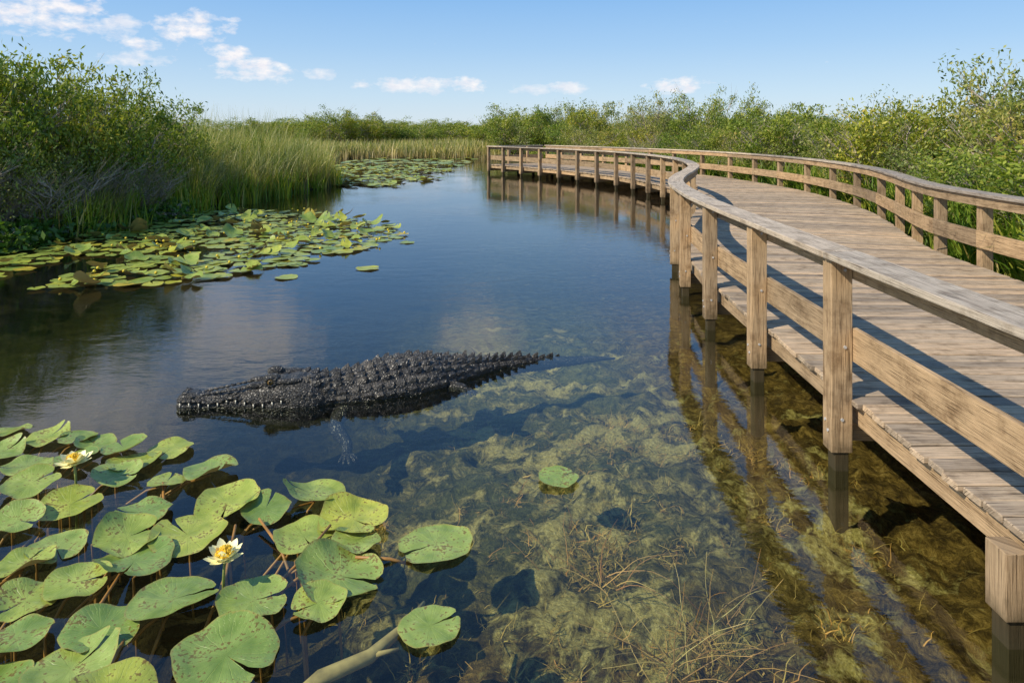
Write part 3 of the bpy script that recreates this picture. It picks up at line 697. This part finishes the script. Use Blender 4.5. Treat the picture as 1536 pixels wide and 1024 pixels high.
def leg(pts,rad,toes,tl,spread,dirn):
    tube(mb,[Vector(p) for p in catmull(pts,5)],list(np.interp(np.linspace(0,1,(len(pts)-1)*5+1),np.linspace(0,1,len(rad)),rad)),12)
    e=Vector(pts[-1]); ellipsoid(mb,e,(rad[-1]*1.35,rad[-1]*1.2,rad[-1]*.75),dirn)
    for k in range(toes):
        a=dirn+(k-(toes-1)/2)*spread; d=Vector((math.cos(a),math.sin(a),0)); l=tl*(1-.12*abs(k-(toes-1)/2))
        tube(mb,[e+d*.02,e+d*l*.45+Vector((0,0,.012)),e+d*l*.8,e+d*l+Vector((0,0,-.012))],[.02,.017,.012,.004],8)
leg([(-.64,6.42,-.03),(-.54,6.31,-.005),(-.46,6.28,.0),(-.43,6.25,-.005)],[.08,.058,.045,.04],4,.15,.38,-.9)
leg([(-1.45,6.0,-.04),(-1.5,5.82,-.14),(-1.38,5.7,-.24),(-1.36,5.62,-.30)],[.08,.065,.045,.04],5,.16,.36,-1.2)
leg([(-.9,6.72,.0),(-.78,6.9,-.05),(-.7,7.0,-.1)],[.085,.07,.05],4,.15,.38,.9)
leg([(-1.6,6.3,-.02),(-1.62,6.5,-.08),(-1.7,6.6,-.15)],[.08,.06,.045],5,.15,.36,2.2)
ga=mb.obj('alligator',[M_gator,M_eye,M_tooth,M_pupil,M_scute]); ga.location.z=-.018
me=ga.data; me.polygons.foreach_set('use_smooth',[not(m_==4 and len(f)==3) for f,m_ in zip(mb.f,mb.m)])

# ------------------------------------------------------------------ sky
SUN_EL=math.radians(41); SUN_AZ=math.radians(240)
w=bpy.data.worlds.new('World');scene.world=w;w.use_nodes=True; w.name='sky'
t=w.node_tree;t.nodes.clear(); m=NT.__new__(NT); m.t=t; m.mat=None
out=t.nodes.new('ShaderNodeOutputWorld')
sky=m.n('TexSky',sky_type='NISHITA',sun_disc=False,sun_elevation=SUN_EL,sun_rotation=SUN_AZ,altitude=0.,air_density=1.0,dust_density=.4,ozone_density=1.5)
gen=m.n('TexCoord').outputs['Generated']; nrm=m.n('VectorMath',{0:gen},operation='NORMALIZE').outputs[0]; sx=m.n('SeparateXYZ',{0:nrm})
az=m.math('ARCTAN2',sx.outputs[0],sx.outputs[1]); el=m.math('ARCSINE',sx.outputs[2])
K=9.5
grad=m.ramp(sx.outputs[2],[(0,(.70,.81,.90)),(.05,(.56,.75,.93)),(.12,(.38,.62,.92)),(.2,(.24,.50,.89)),(.45,(.15,.36,.76)),(1,(.06,.19,.52))])
grad=m.n('VectorMath',{0:grad,'Scale':K},operation='SCALE').outputs[0]
nv=m.n('CombineXYZ',{0:az,1:m.math('MULTIPLY',el,1.8),2:0.}).outputs[0]
nz=m.n('TexNoise',{'Vector':nv,'Scale':38.,'Detail':8.,'Roughness':.6}).outputs[0]
CL=[(-.437,.137,.042,.015,1.),(-.60,.142,.06,.020,1.),(-.66,.155,.06,.018,.9),(-.521,.13,.02,.012,.7),(-.497,.111,.02,.009,.9),(-.503,.092,.034,.007,.7),(-.392,.104,.022,.009,1.),(-.358,.083,.045,.012,1.),(-.274,.079,.02,.007,.6),(-.139,.066,.06,.009,.85),(-.0615,.068,.022,.009,1.),(.08,.061,.028,.007,.7),(.03,.06,.03,.006,.5),(.239,.064,.036,.008,1.),
    (-.37,.285,.07,.04,1.1),(-.57,.35,.11,.06,1.1),(-.42,.235,.05,.025,1.),(-.05,.3,.05,.03,.8),(.5,.4,.12,.05,1.),(-.7,.27,.1,.03,1.)]
acc=None
for a0,e0,sa,se,op in CL:
    big=e0>.2
    da=m.math('DIVIDE',m.math('SUBTRACT',az,a0),sa*1.35);de=m.math('DIVIDE',m.math('SUBTRACT',el,e0),se*1.5)
    q=m.math('SUBTRACT',1.,m.math('ADD',m.math('MULTIPLY',da,da),m.math('MULTIPLY',de,de)))
    q=m.math('ADD',m.math('MAXIMUM',q,-1.),m.math('MULTIPLY',m.math('SUBTRACT',nz,.46 if big else .52),4.2))
    q=m.math('MULTIPLY',m.math('MULTIPLY',q,.9,clamp=True),min(1,op*.95))
    acc=q if acc is None else m.math('MAXIMUM',acc,q)
shade=m.ramp(m.n('TexNoise',{'Vector':nv,'Scale':60.,'Detail':3.}).outputs[0],[(.3,(8.,7.9,8.5)),(.7,(9.8,9.4,9.2))])
c=m.mix(.85,sky.outputs[0],grad)
c=m.mix(acc,c,shade)
bg=m.n('Background',{'Color':c,'Strength':.108}); t.links.new(bg.outputs[0],out.inputs[0])
sd=bpy.data.lights.new('sun','SUN');sd.energy=5.0;sd.angle=math.radians(.5);sd.color=(1,.91,.76)
so=bpy.data.objects.new('sun',sd);scene.collection.objects.link(so)
dv=Vector((math.sin(SUN_AZ)*math.cos(SUN_EL),math.cos(SUN_AZ)*math.cos(SUN_EL),math.sin(SUN_EL)))
so.rotation_euler=dv.to_track_quat('Z','Y').to_euler(); so.location=dv*60

# ------------------------------------------------------------------ camera
cd=bpy.data.cameras.new('camera');cd.lens=24;cd.sensor_width=36;cd.shift_y=-(512-196)/1536;cd.clip_end=5000;cd.clip_start=.05
co=bpy.data.objects.new('camera',cd);scene.collection.objects.link(co);co.location=(0,0,2.35);co.rotation_euler=(math.radians(90),0,0);scene.camera=co
scene.view_settings.view_transform='Standard';scene.view_settings.look='None';scene.view_settings.exposure=0
